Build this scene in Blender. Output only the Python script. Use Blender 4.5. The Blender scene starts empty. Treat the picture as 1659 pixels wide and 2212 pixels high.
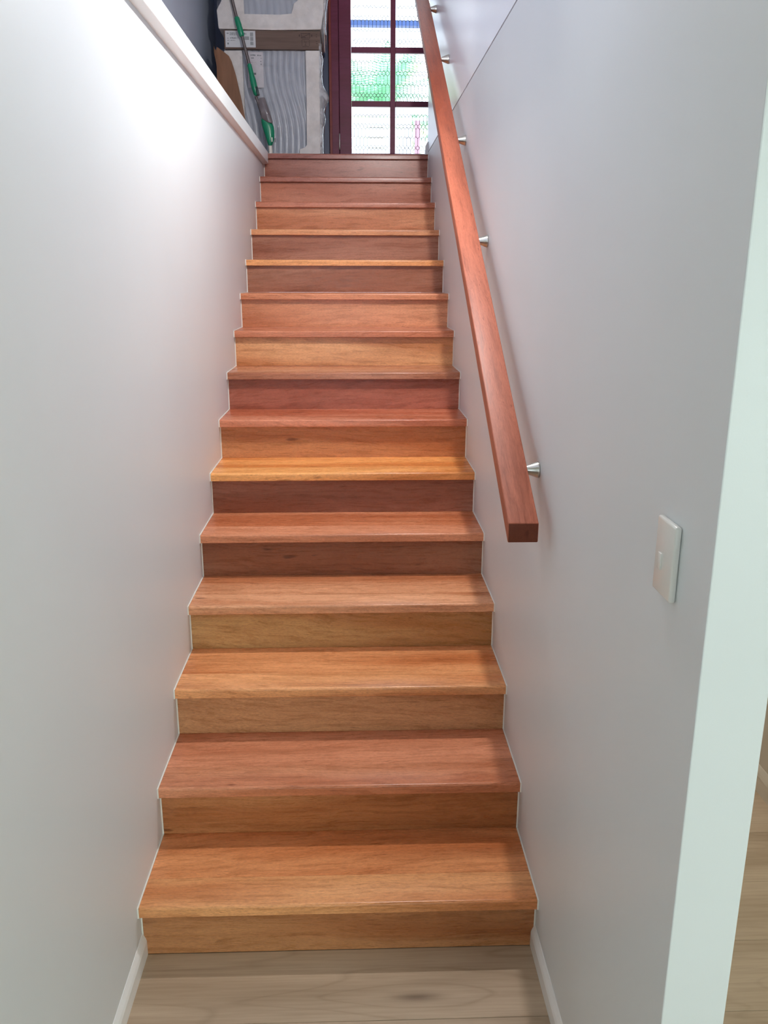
import bpy, bmesh, math, random
from mathutils import Vector, Matrix, noise

random.seed(7)
SC = bpy.context.scene
COL = SC.collection

# ------------------------------------------------------------------ camera
YAW, PITCH, ROLL = 0.03345, -0.27174, 0.0021
cam_d = bpy.data.cameras.new('camera')
cam = bpy.data.objects.new('camera', cam_d); COL.objects.link(cam); SC.camera = cam
cam_d.sensor_fit = 'VERTICAL'; cam_d.sensor_height = 24.0; cam_d.lens = 24.0 * 1821.38 / 2212.0
cam_d.clip_start = 0.02; cam_d.clip_end = 300
_f = Vector((math.sin(YAW) * math.cos(PITCH), math.cos(YAW) * math.cos(PITCH), math.sin(PITCH)))
_r = Vector((math.cos(YAW), -math.sin(YAW), 0)); _u = _r.cross(_f)
_r2 = _r * math.cos(ROLL) + _u * math.sin(ROLL); _u2 = -_r * math.sin(ROLL) + _u * math.cos(ROLL)
M = Matrix(((_r2.x, _u2.x, -_f.x), (_r2.y, _u2.y, -_f.y), (_r2.z, _u2.z, -_f.z))).to_4x4()
M.translation = Vector((0.5712, -1.8757, 1.7463)); cam.matrix_world = M

# ------------------------------------------------------------------ world (bright overcast sky)
wd = bpy.data.worlds.new('sky'); SC.world = wd; wd.use_nodes = True
bg = wd.node_tree.nodes['Background']
bg.inputs[0].default_value = (0.80, 0.91, 1.0, 1); bg.inputs[1].default_value = 5.0

SC.view_settings.view_transform = 'Standard'; SC.view_settings.look = 'None'
SC.view_settings.gamma = 1; SC.view_settings.use_curve_mapping = False
SC.view_settings.exposure = 0.04
SC.cycles.max_bounces = 10; SC.cycles.diffuse_bounces = 6; SC.cycles.transparent_max_bounces = 16
SC.cycles.use_denoising = True
SC.cycles.caustics_reflective = False; SC.cycles.caustics_refractive = False
SC.cycles.sample_clamp_indirect = 6

def area(name, loc, size, sizey, direction, power, color, portal=False, spread=180):
    l = bpy.data.lights.new(name, 'AREA'); l.shape = 'RECTANGLE'; l.size = size; l.size_y = sizey
    l.energy = power; l.color = color; l.spread = math.radians(spread)
    if portal: l.cycles.is_portal = True
    o = bpy.data.objects.new(name, l); COL.objects.link(o); o.location = loc
    o.rotation_euler = Vector(direction).to_track_quat('-Z', 'Y').to_euler(); return o

# daylight through the garden window of the lower hall and the porch door, plus an unseen upper fill
area('garden_window_daylight', (2.75, -4.42, 1.45), 2.1, 1.3, (0, 1, 0), 50, (0.82, 1.0, 0.82))
area('hall_window_daylight', (0.45, -4.42, 1.45), 0.8, 1.3, (0, 1, 0), 5, (0.80, 0.92, 1.0))
area('front_door_portal', (0.852, 4.90, 3.48), 0.7, 1.9, (0, -1, 0), 1, (1, 1, 1), portal=True)
area('upper_fill_light', (0.3, -1.40, 3.75), 1.1, 1.2, (0, 1, 0), 6, (0.80, 0.90, 1.0))  # fill light added upstairs; the front wall here has no opening

# ------------------------------------------------------------------ measurements
R = 1 / 6; G = 0.28029; O = 0.02563; T = 0.0302; W = 1.0376; N = 15
WL, WR = -0.006, W + 0.006
LAND = N * R            # 2.5
NOSE = (N - 1) * G - O  # y of the landing nosing

# ------------------------------------------------------------------ materials
def lin(c):
    return tuple(((v / 255) / 12.92 if v / 255 <= 0.04045 else ((v / 255 + 0.055) / 1.055) ** 2.4) for v in c)

class NT:
    def __init__(s, name):
        s.m = bpy.data.materials.new(name); s.m.use_nodes = True; s.t = s.m.node_tree
        s.b = s.t.nodes['Principled BSDF']
    def n(s, kind, **kw):
        nd = s.t.nodes.new(kind)
        for k, v in kw.items():
            if isinstance(k, str) and hasattr(nd, k): setattr(nd, k, v)
            else: nd.inputs[k].default_value = v
        return nd
    def inp(s, nd, key, val):
        if hasattr(val, 'is_linked') or isinstance(val, bpy.types.NodeSocket): s.t.links.new(val, nd.inputs[key])
        else: nd.inputs[key].default_value = val
    def noise(s, vec, scale, detail=4, rough=.55, dist=0.0):
        nd = s.t.nodes.new('ShaderNodeTexNoise'); s.inp(nd, 'Vector', vec)
        nd.inputs['Scale'].default_value = scale; nd.inputs['Detail'].default_value = detail
        nd.inputs['Roughness'].default_value = rough; nd.inputs['Distortion'].default_value = dist
        return nd.outputs['Fac']
    def ramp(s, fac, stops):
        nd = s.t.nodes.new('ShaderNodeValToRGB'); s.inp(nd, 'Fac', fac)
        e = nd.color_ramp.elements
        e[0].position, e[0].color = stops[0][0], (*stops[0][1], 1)
        e[1].position, e[1].color = stops[-1][0], (*stops[-1][1], 1)
        for p, c in stops[1:-1]:
            q = e.new(p); q.color = (*c, 1)
        return nd.outputs['Color']
    def mix(s, kind, fac, a, b):
        nd = s.t.nodes.new('ShaderNodeMix'); nd.data_type = 'RGBA'; nd.blend_type = kind
        s.inp(nd, 0, fac); s.inp(nd, 6, a if not isinstance(a, tuple) else (*a, 1) if len(a) == 3 else a)
        s.inp(nd, 7, b if not isinstance(b, tuple) else (*b, 1) if len(b) == 3 else b)
        return nd.outputs[2]
    def math(s, op, a, b=0.0, c=0.0):
        nd = s.t.nodes.new('ShaderNodeMath'); nd.operation = op
        s.inp(nd, 0, a); s.inp(nd, 1, b); s.inp(nd, 2, c); return nd.outputs[0]
    def obj(s): return s.t.nodes.new('ShaderNodeTexCoord').outputs['Object']
    def mapping(s, vec, scale=(1, 1, 1), rot=(0, 0, 0), loc=(0, 0, 0)):
        nd = s.t.nodes.new('ShaderNodeMapping'); s.inp(nd, 'Vector', vec); s.inp(nd, 'Location', loc)
        nd.inputs['Scale'].default_value = scale; nd.inputs['Rotation'].default_value = rot
        return nd.outputs[0]
    def bump(s, h, strength=.2, dist=.002):
        nd = s.t.nodes.new('ShaderNodeBump'); s.inp(nd, 'Height', h)
        nd.inputs['Strength'].default_value = strength; nd.inputs['Distance'].default_value = dist
        s.t.links.new(nd.outputs[0], s.b.inputs['Normal'])
    def set(s, **kw):
        for k, v in kw.items():
            s.inp(s.b, k.replace('_', ' '), (*v, 1) if isinstance(v, tuple) and len(v) == 3 else v)
        return s

def plain(name, c, rough=.5, metal=0.0, vary=.04, **kw):
    s = NT(name); n = s.noise(s.obj(), 9, 3)
    c = lin(c); lo = tuple(max(0, v * (1 - vary)) for v in c); hi = tuple(min(1, v * (1 + vary)) for v in c)
    s.set(Base_Color=s.ramp(n, [(.3, lo), (.7, hi)]), Roughness=rough, Metallic=metal, **kw); return s.m

def paint(name, c, rough=.45):
    s = NT(name); o = s.obj()
    c = lin(c); a = tuple(v * .985 for v in c); b = tuple(min(1, v * 1.015) for v in c)
    s.set(Base_Color=s.ramp(s.noise(o, 1.7, 2), [(.3, a), (.7, b)]), Roughness=rough)
    s.bump(s.noise(o, 420, 2), .06, .001); return s.m

def timber(name, rough=.28, streak=1.0, spread=1.0, fleck=1.0, spec=.38, dark=1.0):
    """hardwood board; the board's own colour is the object colour, grain runs along local x"""
    spread = min(spread, 1.0); s = NT(name); t = s.t
    oi = t.nodes.new('ShaderNodeObjectInfo')
    off = s.math('MULTIPLY', oi.outputs['Random'], 37.0)
    tilt = s.math('MULTIPLY', s.math('SUBTRACT', oi.outputs['Random'], .5), .14)
    sp = t.nodes.new('ShaderNodeSeparateXYZ'); s.inp(sp, 0, s.obj())
    X, Y, Z = sp.outputs
    cmb = t.nodes.new('ShaderNodeCombineXYZ')
    s.inp(cmb, 0, s.math('ADD', X, off))
    s.inp(cmb, 1, s.math('ADD', s.math('ADD', Y, s.math('MULTIPLY', X, tilt)), off))
    s.inp(cmb, 2, s.math('ADD', s.math('ADD', Z, s.math('MULTIPLY', X, tilt)), off))
    v = cmb.outputs[0]
    warp = s.noise(s.mapping(v, (1.6, 6, 6)), 1.0, 3)
    wm = s.math('MULTIPLY', s.math('SUBTRACT', warp, .5), .07)
    cl = t.nodes.new('ShaderNodeCombineXYZ'); s.inp(cl, 1, wm); s.inp(cl, 2, s.math('MULTIPLY', wm, 1.3))
    a2 = t.nodes.new('ShaderNodeVectorMath'); a2.operation = 'ADD'; s.inp(a2, 0, v); s.inp(a2, 1, cl.outputs[0]); vw = a2.outputs[0]
    zone = s.noise(s.mapping(vw, (.8, 8, 8)), 1.0, 1.5, .4)
    broad = s.noise(s.mapping(vw, (1.2, 22, 22)), 1.0, 3, .5)
    mid = s.noise(s.mapping(vw, (4.5, 95, 95)), 1.0, 5, .65)
    fine = s.noise(s.mapping(vw, (26, 520, 520)), 1.0, 3, .65)
    dash = s.noise(s.mapping(vw, (13, 230, 230)), 1.0, 2, .5)
    pore = s.noise(s.mapping(v, (90, 420, 420)), 1.0, 3, .7)
    knot = s.noise(s.mapping(vw, (7, 30, 30)), 1.0, 1, .4)
    c = s.mix('MULTIPLY', spread, oi.outputs['Color'], s.ramp(zone, [(.38, (.84, .70, .60)), (.48, (.98, .95, .93)), (.53, (1.04, 1.08, 1.10)), (.66, (1.16, 1.24, 1.30))]))
    c = s.mix('MULTIPLY', .8 * streak, c, s.ramp(broad, [(.28, (.70, .60, .52)), (.46, (.97, .95, .93)), (.68, (1.10, 1.13, 1.15))]))
    c = s.mix('MULTIPLY', .9 * streak, c, s.ramp(mid, [(.30, (.62, .53, .47)), (.48, (.97, .96, .95)), (.7, (1.16, 1.18, 1.20))]))
    c = s.mix('MULTIPLY', .7 * streak, c, s.ramp(fine, [(.3, (.66, .58, .52)), (.52, (1.0, 1.0, 1.0)), (.72, (1.18, 1.18, 1.18))]))
    c = s.mix('MULTIPLY', .6 * fleck, c, s.ramp(pore, [(.33, (.62, .55, .50)), (.5, (1.0, 1.0, 1.0)), (.68, (1.22, 1.22, 1.22))]))
    c = s.mix('MULTIPLY', .9 * streak, c, s.ramp(dash, [(.27, (.45, .34, .28)), (.34, (1, 1, 1)), (.9, (1, 1, 1))]))
    c = s.mix('MULTIPLY', .8 * fleck, c, s.ramp(knot, [(.20, (.35, .26, .22)), (.25, (1, 1, 1)), (.9, (1, 1, 1))]))
    if dark < 1: c = s.mix('MULTIPLY', 1.0, c, (dark, dark * .9, dark * .85))
    s.set(Base_Color=c, Roughness=s.math('ADD', s.math('MULTIPLY', mid, .16), rough - .08))
    s.b.inputs['Specular IOR Level'].default_value = spec
    s.bump(s.math('ADD', fine, mid), .08, .0004)
    return s.m

def vinyl(name, knot=None):
    s = NT(name); t = s.t
    oi = t.nodes.new('ShaderNodeObjectInfo')
    off = s.math('MULTIPLY', oi.outputs['Random'], 23.0)
    cmb = t.nodes.new('ShaderNodeCombineXYZ'); s.inp(cmb, 0, off); s.inp(cmb, 1, off)
    add = t.nodes.new('ShaderNodeVectorMath'); add.operation = 'ADD'; s.inp(add, 0, s.obj()); s.inp(add, 1, cmb.outputs[0])
    v = add.outputs[0]
    f = s.noise(s.mapping(v, (1.4, 7.5, 1)), 1.0, 2, .4)
    if knot:
        sp = t.nodes.new('ShaderNodeSeparateXYZ'); s.inp(sp, 0, s.obj())
        def blob(cx, cy, rx, ry):
            a = s.math('POWER', s.math('ABSOLUTE', s.math('DIVIDE', s.math('SUBTRACT', sp.outputs[0], cx), rx)), 2.0)
            b = s.math('POWER', s.math('ABSOLUTE', s.math('DIVIDE', s.math('SUBTRACT', sp.outputs[1], cy), ry)), 2.0)
            return s.math('POWER', 2.718, s.math('MULTIPLY', s.math('ADD', a, b), -1.0))
        core = blob(knot[0], knot[1], .055, .014); wide = blob(knot[0] - .02, knot[1], .17, .040)
        arch = blob(knot[0] - .25, knot[1] + .004, .20, .034)
        f = s.math('ADD', s.math('MULTIPLY', f, .75), s.math('ADD', s.math('MULTIPLY', wide, .30), s.math('MULTIPLY', arch, .26)))
    ring = s.math('FRACT', s.math('MULTIPLY', f, 9.0 if not knot else 6.0))
    ring = s.math('ABSOLUTE', s.math('SUBTRACT', ring, .5))
    fine = s.noise(s.mapping(v, (5, 130, 1)), 1.0, 4, .6)
    broad = s.noise(s.mapping(v, (.8, 6, 1)), 1.0, 2, .5)
    c = s.ramp(broad, [(.3, lin((160, 138, 114))), (.5, lin((182, 160, 136))), (.75, lin((196, 176, 152)))])
    c = s.mix('MULTIPLY', .28 if not knot else .5, c, s.ramp(ring, [(.0, (.72, .68, .63)), (.10, (.97, .96, .95)), (.5, (1.03, 1.03, 1.03))]))
    c = s.mix('MULTIPLY', .6, c, s.ramp(fine, [(.3, (.80, .77, .74)), (.6, (1.04, 1.04, 1.04)), (.8, (1.07, 1.07, 1.07))]))
    if knot: c = s.mix('MULTIPLY', s.math('MULTIPLY', core, .75), c, (.32, .28, .25))
    s.set(Base_Color=c, Roughness=.36); s.bump(fine, .08, .0005); return s.m

def glassy(name, tint=(1, 1, 1), gloss=.08):
    m = bpy.data.materials.new(name); m.use_nodes = True; t = m.node_tree; t.nodes.clear()
    out = t.nodes.new('ShaderNodeOutputMaterial'); mx = t.nodes.new('ShaderNodeMixShader')
    tr = t.nodes.new('ShaderNodeBsdfTransparent'); gl = t.nodes.new('ShaderNodeBsdfGlossy')
    fr = t.nodes.new('ShaderNodeFresnel'); fr.inputs[0].default_value = 1.35
    tr.inputs[0].default_value = (*tint, 1); gl.inputs['Roughness'].default_value = gloss
    t.links.new(fr.outputs[0], mx.inputs[0]); t.links.new(tr.outputs[0], mx.inputs[1]); t.links.new(gl.outputs[0], mx.inputs[2])
    t.links.new(mx.outputs[0], out.inputs[0]); return m

def film(name, lo=.03, hi=.30):
    m = bpy.data.materials.new(name); m.use_nodes = True; t = m.node_tree; t.nodes.clear()
    out = t.nodes.new('ShaderNodeOutputMaterial')
    tr = t.nodes.new('ShaderNodeBsdfTransparent'); gl = t.nodes.new('ShaderNodeBsdfGlossy'); df = t.nodes.new('ShaderNodeBsdfDiffuse')
    gl.inputs['Roughness'].default_value = .16; df.inputs[0].default_value = (.85, .85, .88, 1)
    lw = t.nodes.new('ShaderNodeLayerWeight'); lw.inputs[0].default_value = .35
    a = t.nodes.new('ShaderNodeMixShader'); b = t.nodes.new('ShaderNodeMixShader')
    tc = t.nodes.new('ShaderNodeTexCoord'); nz = t.nodes.new('ShaderNodeTexNoise'); nz.inputs['Scale'].default_value = 16
    nz.inputs['Detail'].default_value = 3; t.links.new(tc.outputs['Object'], nz.inputs['Vector'])
    rp = t.nodes.new('ShaderNodeMapRange'); rp.inputs[1].default_value = .45; rp.inputs[2].default_value = .75
    rp.inputs[3].default_value = lo; rp.inputs[4].default_value = hi
    t.links.new(nz.outputs['Fac'], rp.inputs[0])
    t.links.new(rp.outputs[0], a.inputs[0]); t.links.new(tr.outputs[0], a.inputs[1]); t.links.new(df.outputs[0], a.inputs[2])
    t.links.new(lw.outputs['Facing'], b.inputs[0]); t.links.new(a.outputs[0], b.inputs[1]); t.links.new(gl.outputs[0], b.inputs[2])
    t.links.new(b.outputs[0], out.inputs[0]); return m

M_STAIR = timber('spotted_gum_board', streak=.72, spread=1.15)
M_RAIL = timber('merbau_rail', rough=.48, streak=.8, spread=1.0, fleck=.3, spec=.34)
M_RAILEND = timber('merbau_end_grain', rough=.5, streak=.3, spread=.2, fleck=.6, spec=.2, dark=.42)
M_DOOR = timber('stained_door_timber', rough=.42, streak=.4, spread=.4, fleck=.2, spec=.25)
M_VINYL = vinyl('oak_vinyl_plank')
M_VINYLK = vinyl('oak_vinyl_plank_with_knot', (.0, -.048))
M_WALL = paint('warm_white_wall_paint', (216, 220, 223))
M_WALLU = paint('upper_white_wall_paint', (230, 232, 240), .30)
M_TRIM = plain('gloss_white_trim', (236, 236, 236), .3, vary=.01)
M_BEAD = plain('white_sealant', (238, 236, 228), .4, vary=.01)
M_NAVY = paint('slate_blue_wall_paint', (74, 86, 118), .42)
M_SLATE = paint('pale_slate_wall_paint', (188, 197, 212), .4)
M_CEIL = paint('ceiling_white', (238, 238, 236), .6)
M_SWITCH = plain('white_plastic', (222, 221, 217), .22, vary=.01)
M_STEEL = plain('brushed_steel', (196, 194, 188), .28, 1.0)
M_FOAM = None

# ------------------------------------------------------------------ mesh helpers
def me_obj(name, bm, mat, parent=None, smooth=None):
    bmesh.ops.recalc_face_normals(bm, faces=bm.faces[:])
    me = bpy.data.meshes.new(name); bm.to_mesh(me); bm.free()
    if isinstance(mat, (list, tuple)):
        for m in mat: me.materials.append(m)
    else: me.materials.append(mat)
    if smooth is not None:
        for p in me.polygons: p.use_smooth = True
        me.set_sharp_from_angle(angle=math.radians(smooth))
    o = bpy.data.objects.new(name, me); COL.objects.link(o)
    if parent: o.parent = parent
    return o

def empty(name, loc=(0, 0, 0)):
    o = bpy.data.objects.new(name, None); COL.objects.link(o); o.location = loc; return o

def tag(o, label=None, cat=None, group=None, kind=None):
    if label: o['label'] = label
    if cat: o['category'] = cat
    if group: o['group'] = group
    if kind: o['kind'] = kind
    return o

def box(bm, a, b, bev=0.0, seg=2):
    vs = [bm.verts.new((x, y, z)) for x in (a[0], b[0]) for y in (a[1], b[1]) for z in (a[2], b[2])]
    idx = [(0, 1, 3, 2), (4, 6, 7, 5), (0, 4, 5, 1), (2, 3, 7, 6), (0, 2, 6, 4), (1, 5, 7, 3)]
    fs = [bm.faces.new([vs[i] for i in q]) for q in idx]
    if bev > 0:
        es = list({e for f in fs for e in f.edges})
        bmesh.ops.bevel(bm, geom=es, offset=bev, segments=seg, profile=.5, affect='EDGES')
    return bm

def prism_x(bm, prof, x0, x1, bev=0.0, seg=2):
    """profile of (y, z) extruded along x"""
    a = [bm.verts.new((x0, y, z)) for y, z in prof]; b = [bm.verts.new((x1, y, z)) for y, z in prof]
    n = len(prof); fs = [bm.faces.new(a), bm.faces.new(b[::-1])]
    for i in range(n): fs.append(bm.faces.new((a[i], b[i], b[(i + 1) % n], a[(i + 1) % n])))
    if bev:
        es = list({e for f in fs for e in f.edges})
        bmesh.ops.bevel(bm, geom=es, offset=bev, segments=seg, profile=.5, affect='EDGES')
    return bm

def prism_y(bm, prof, y0, y1):
    a = [bm.verts.new((x, y0, z)) for x, z in prof]; b = [bm.verts.new((x, y1, z)) for x, z in prof]
    n = len(prof); bm.faces.new(a); bm.faces.new(b[::-1])
    for i in range(n): bm.faces.new((a[i], b[i], b[(i + 1) % n], a[(i + 1) % n]))
    return bm

def lathe(bm, p0, p1, rings, seg=20, squash=1.0):
    """rings = (t along p0->p1, radius)"""
    p0 = Vector(p0); p1 = Vector(p1); ax = (p1 - p0); L = ax.length; ax.normalize()
    u = ax.cross(Vector((0, 1, 0)));
    if u.length < .1: u = ax.cross(Vector((1, 0, 0)))
    u.normalize(); w = ax.cross(u)
    prev = None
    for t, r in rings:
        c = p0 + (p1 - p0) * t
        ring = [bm.verts.new(c + u * r * math.cos(2 * math.pi * i / seg) + w * r * squash * math.sin(2 * math.pi * i / seg)) for i in range(seg)]
        if prev:
            for i in range(seg): bm.faces.new((prev[i], prev[(i + 1) % seg], ring[(i + 1) % seg], ring[i]))
        else: bm.faces.new(ring[::-1])
        prev = ring
    bm.faces.new(prev); return bm

def slab(name, a, b, mat, parent=None, bev=0.0, color=None, kind='structure'):
    c = Vector([(a[i] + b[i]) / 2 for i in range(3)]); h = Vector([abs(b[i] - a[i]) / 2 for i in range(3)])
    o = me_obj(name, box(bmesh.new(), -h, h, bev), mat, parent); o.location = c
    if kind and not parent: o['kind'] = kind
    if color: o.color = (*lin(color), 1)
    return o

# ------------------------------------------------------------------ setting: walls
slab('wall_left', (WL - .10, -4.5, 0), (WL, NOSE + .10, LAND - .066), M_WALL)
# right wall of the stair: lower lining, then the upper wall over a thin shadow joint
slab('wall_right', (WR, -.830, 0), (WR + .100, 4.35, LAND + .016), M_WALL, bev=.002)
wr_up = empty('wall_right', (0, 0, 0)); wr_up['kind'] = 'structure'
slab('lining_sheet', (WR + .0004, -.50, LAND + .0215), (WR + .100, 3.99, 4.95), M_WALLU, wr_up)
slab('joint_backing', (WR + .006, -.50, LAND + .012), (WR + .094, 3.99, LAND + .025), plain('shadow_gap', (70, 70, 74), .7), wr_up)
slab('wall_back', (-.55, 4.852, LAND - .1), (.393, 4.97, 4.95), M_NAVY)
slab('wall_back', (1.309, 4.852, LAND - .1), (2.30, 4.97, 4.95), M_WALLU)
slab('wall_back', (.393, 4.852, 4.545), (1.309, 4.97, 4.95), M_NAVY)
slab('wall_upper_left', (-.52, -1.60, LAND - .1), (-.412, 4.852, 4.95), M_SLATE)
slab('wall_upper_right', (2.20, 3.99, LAND - .1), (2.30, 4.852, 4.95), M_WALLU)
slab('wall_upper_return', (WR + .10, 3.90, LAND + .02), (2.30, 3.99, 4.95), M_WALLU)
slab('wall_upper_front', (-.52, -1.70, LAND - .1), (WR + .2, -1.60, 4.95), M_WALLU)
slab('wall_upper_side', (WR + .0, -1.6, LAND - .0), (WR + .1, -.5, 4.95), M_WALLU)
slab('ceiling', (-.52, -1.70, 4.95), (2.30, 4.97, 5.05), M_CEIL)
# lower hall
slab('ceiling', (-.1, -4.5, LAND - .10), (4.6, -.50, LAND - .001), M_CEIL)
slab('ceiling', (WR + .1, -.50, LAND - .10), (4.6, 3.2, LAND - .001), M_CEIL)
slab('wall_hall_rear', (-.106, -4.62, 0), (.05, -4.5, 2.4), M_WALL)
slab('wall_hall_rear', (.85, -4.62, 0), (1.70, -4.5, 2.4), M_WALL)
slab('wall_hall_rear', (3.8, -4.62, 0), (4.6, -4.5, 2.4), M_WALL)
slab('wall_hall_rear', (.05, -4.62, 0), (3.8, -4.5, .80), M_WALL)
slab('wall_hall_rear', (.05, -4.62, 2.10), (3.8, -4.5, 2.4), M_WALL)
slab('wall_hall_right', (4.6, -4.62, 0), (4.7, 3.2, 2.4), M_WALL)
slab('wall_room_side', (1.987, .10, 0), (2.087, 3.2, 2.4), paint('beige_room_paint', (196, 184, 168)))
slab('wall_room_end', (WR + .1, 3.1, 0), (4.6, 3.2, 2.4), M_WALL)
# windows of the lower hall (behind the camera)
for i, (x0, x1) in enumerate(((.05, .85), (1.70, 3.80))):
    wn = empty('window_%d' % (i + 1)); wn['kind'] = 'structure'
    f = .05
    for a, b in (((x0, .80), (x1, .80 + f)), ((x0, 2.10 - f), (x1, 2.10)), ((x0, .80 + f), (x0 + f, 2.10 - f)), ((x1 - f, .80 + f), (x1, 2.10 - f))):
        slab('frame_bar', (a[0], -4.58, a[1]), (b[0], -4.53, b[1]), M_TRIM, wn)
    slab('glass_pane', (x0 + f, -4.557, .80 + f), (x1 - f, -4.551, 2.10 - f), glassy('window_glass'), wn)

# ------------------------------------------------------------------ upper floor edges, trim and skirting
slab('floor', (-.412, -.50, LAND - .062), (WL - .104, NOSE + .10, LAND), M_STAIR, color=(122, 74, 50))
slab('wall_nib', (WL - .104, -.50, LAND - .066), (WL - .001, NOSE + .10, LAND - .002), M_WALL)
# landing floorboards run across
land = empty('floor'); land['kind'] = 'structure'
y = NOSE + .1122
i = 0
while y < 4.84:
    y2 = min(y + .085, 4.850)
    xr = WR + .0 if y2 < 4.0 else 2.19
    xl = -.41 if y > NOSE + .10 else 0
    b = slab('floorboard', (xl, y + .0006, LAND - .02), (xr, y2 - .0006, LAND), M_STAIR, land, bev=.0008, color=random.choice([(150, 88, 56), (128, 72, 50), (168, 104, 66)]))
    y = y2; i += 1
slab('subfloor', (-.41, NOSE + .114, LAND - .1), (2.19, 4.85, LAND - .0205), M_STAIR, land, color=(110, 80, 60))

# white capping along the edge of the upper floor
bm = bmesh.new()
prism_y(bm, [(WL, LAND - .068), (.024, LAND - .062), (.0255, LAND - .060), (.0255, LAND + .004), (.0235, LAND + .006), (WL - .10, LAND + .006), (WL - .10, LAND - .001), (WL, LAND - .001)], -.50, NOSE - .012)
me_obj('trim_1', bm, M_TRIM)['kind'] = 'structure'

def skirting(name, x_wall, side, y0, y1, z=0.0, h=.067, d=.011, mat=None):
    s = side
    prof = [(x_wall, z), (x_wall + s * d, z), (x_wall + s * d, z + h * .64), (x_wall + s * d * .75, z + h * .78), (x_wall + s * d * .12, z + h), (x_wall, z + h)]
    o = me_obj(name, prism_y(bmesh.new(), prof, y0, y1), mat or M_TRIM); o['kind'] = 'structure'; return o
skirting('baseboard_left', WL, 1, -4.49, -.0005)
skirting('baseboard_right', WR, -1, -.829, -.0005)
skirting('baseboard_upper_right', WR, -1, NOSE + .06, 3.988, LAND, .085, .016)
skirting('baseboard_room', 1.987, -1, .10, 3.09, 0, .09, .012, plain('beige_skirting', (206, 194, 178), .4))
prism = bmesh.new(); prism_x(prism, [(-.8305, 0), (-.842, 0), (-.842, .043), (-.8305, .067)], WR + .0, WR + .100)

# ------------------------------------------------------------------ lower floor: vinyl planks
fl = empty('floor'); fl['kind'] = 'structure'
slab('underlay', (-.1, -4.5, -.04), (4.6, 3.2, -.0052), plain('underlay_grey', (90, 84, 76), .8), fl)
PL, PW = 1.52, .228
meshes = {}
def plank(x0, y0, x1, y1):
    key = (round(x1 - x0, 3), round(y1 - y0, 3))
    if key not in meshes:
        bm = box(bmesh.new(), (-key[0] / 2 + .0004, -key[1] / 2 + .0004, -.005), (key[0] / 2 - .0004, key[1] / 2 - .0004, 0), 0)
        es = [e for e in bm.edges if all(abs(v.co.z) < 1e-6 for v in e.verts)]
        bmesh.ops.bevel(bm, geom=es, offset=.0009, segments=1, affect='EDGES')
        o = me_obj('plank', bm, M_VINYL, fl); meshes[key] = o.data
    else:
        o = bpy.data.objects.new('plank', meshes[key]); COL.objects.link(o); o.parent = fl
    o.location = ((x0 + x1) / 2, (y0 + y1) / 2, 0)
    return o
row = 0
y = -PW * 19
while y < 3.08:
    y2 = y + PW
    left = -.006 if y < -.05 else WR + .1005
    x = -1.52 + ([.05, .62, .33, 1.05][row % 4] if y < -.5 or y > 0 else 1.44)
    while x < 4.6:
        a, b = max(x, left), min(x + PL, 4.6)
        if b - a > .03:
            o = plank(a, max(y, -4.5), b, y2)
            if row == 18 and a < .5 < b:      # the plank at the foot of the stair has its own printed knot
                o.data = o.data.copy(); o.data.materials[0] = M_VINYLK
                KX = (a + b) / 2
        x += PL
    y = y2; row += 1

# ------------------------------------------------------------------ staircase
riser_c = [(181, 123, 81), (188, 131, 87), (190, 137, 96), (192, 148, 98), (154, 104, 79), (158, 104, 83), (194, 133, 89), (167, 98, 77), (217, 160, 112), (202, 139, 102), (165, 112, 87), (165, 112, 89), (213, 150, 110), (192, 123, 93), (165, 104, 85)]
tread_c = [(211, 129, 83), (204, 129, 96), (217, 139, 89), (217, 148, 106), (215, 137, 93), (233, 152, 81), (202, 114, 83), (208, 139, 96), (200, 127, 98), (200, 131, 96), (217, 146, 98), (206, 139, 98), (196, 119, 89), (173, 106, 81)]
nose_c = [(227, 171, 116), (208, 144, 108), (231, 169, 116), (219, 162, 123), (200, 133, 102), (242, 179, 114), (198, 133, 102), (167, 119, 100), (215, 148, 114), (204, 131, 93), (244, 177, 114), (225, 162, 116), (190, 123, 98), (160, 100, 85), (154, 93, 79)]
st = empty('staircase', (W / 2, 0, 0))
tag(st, 'polished timber staircase of fifteen risers climbing between two white walls', 'staircase')
XH = W / 2 + .002
TW = .016
def nose_prof(hy, depth):
    r = .0075; pts = [(depth, -T), (.0015, -T), (0, -T + .0015)]
    for j in range(6):
        a = math.pi - j * math.pi / 2 / 5
        pts.append((r + r * math.cos(a), -r + r * math.sin(a)))
    pts += [(depth, 0)]
    return pts
SEAM = .112
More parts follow.
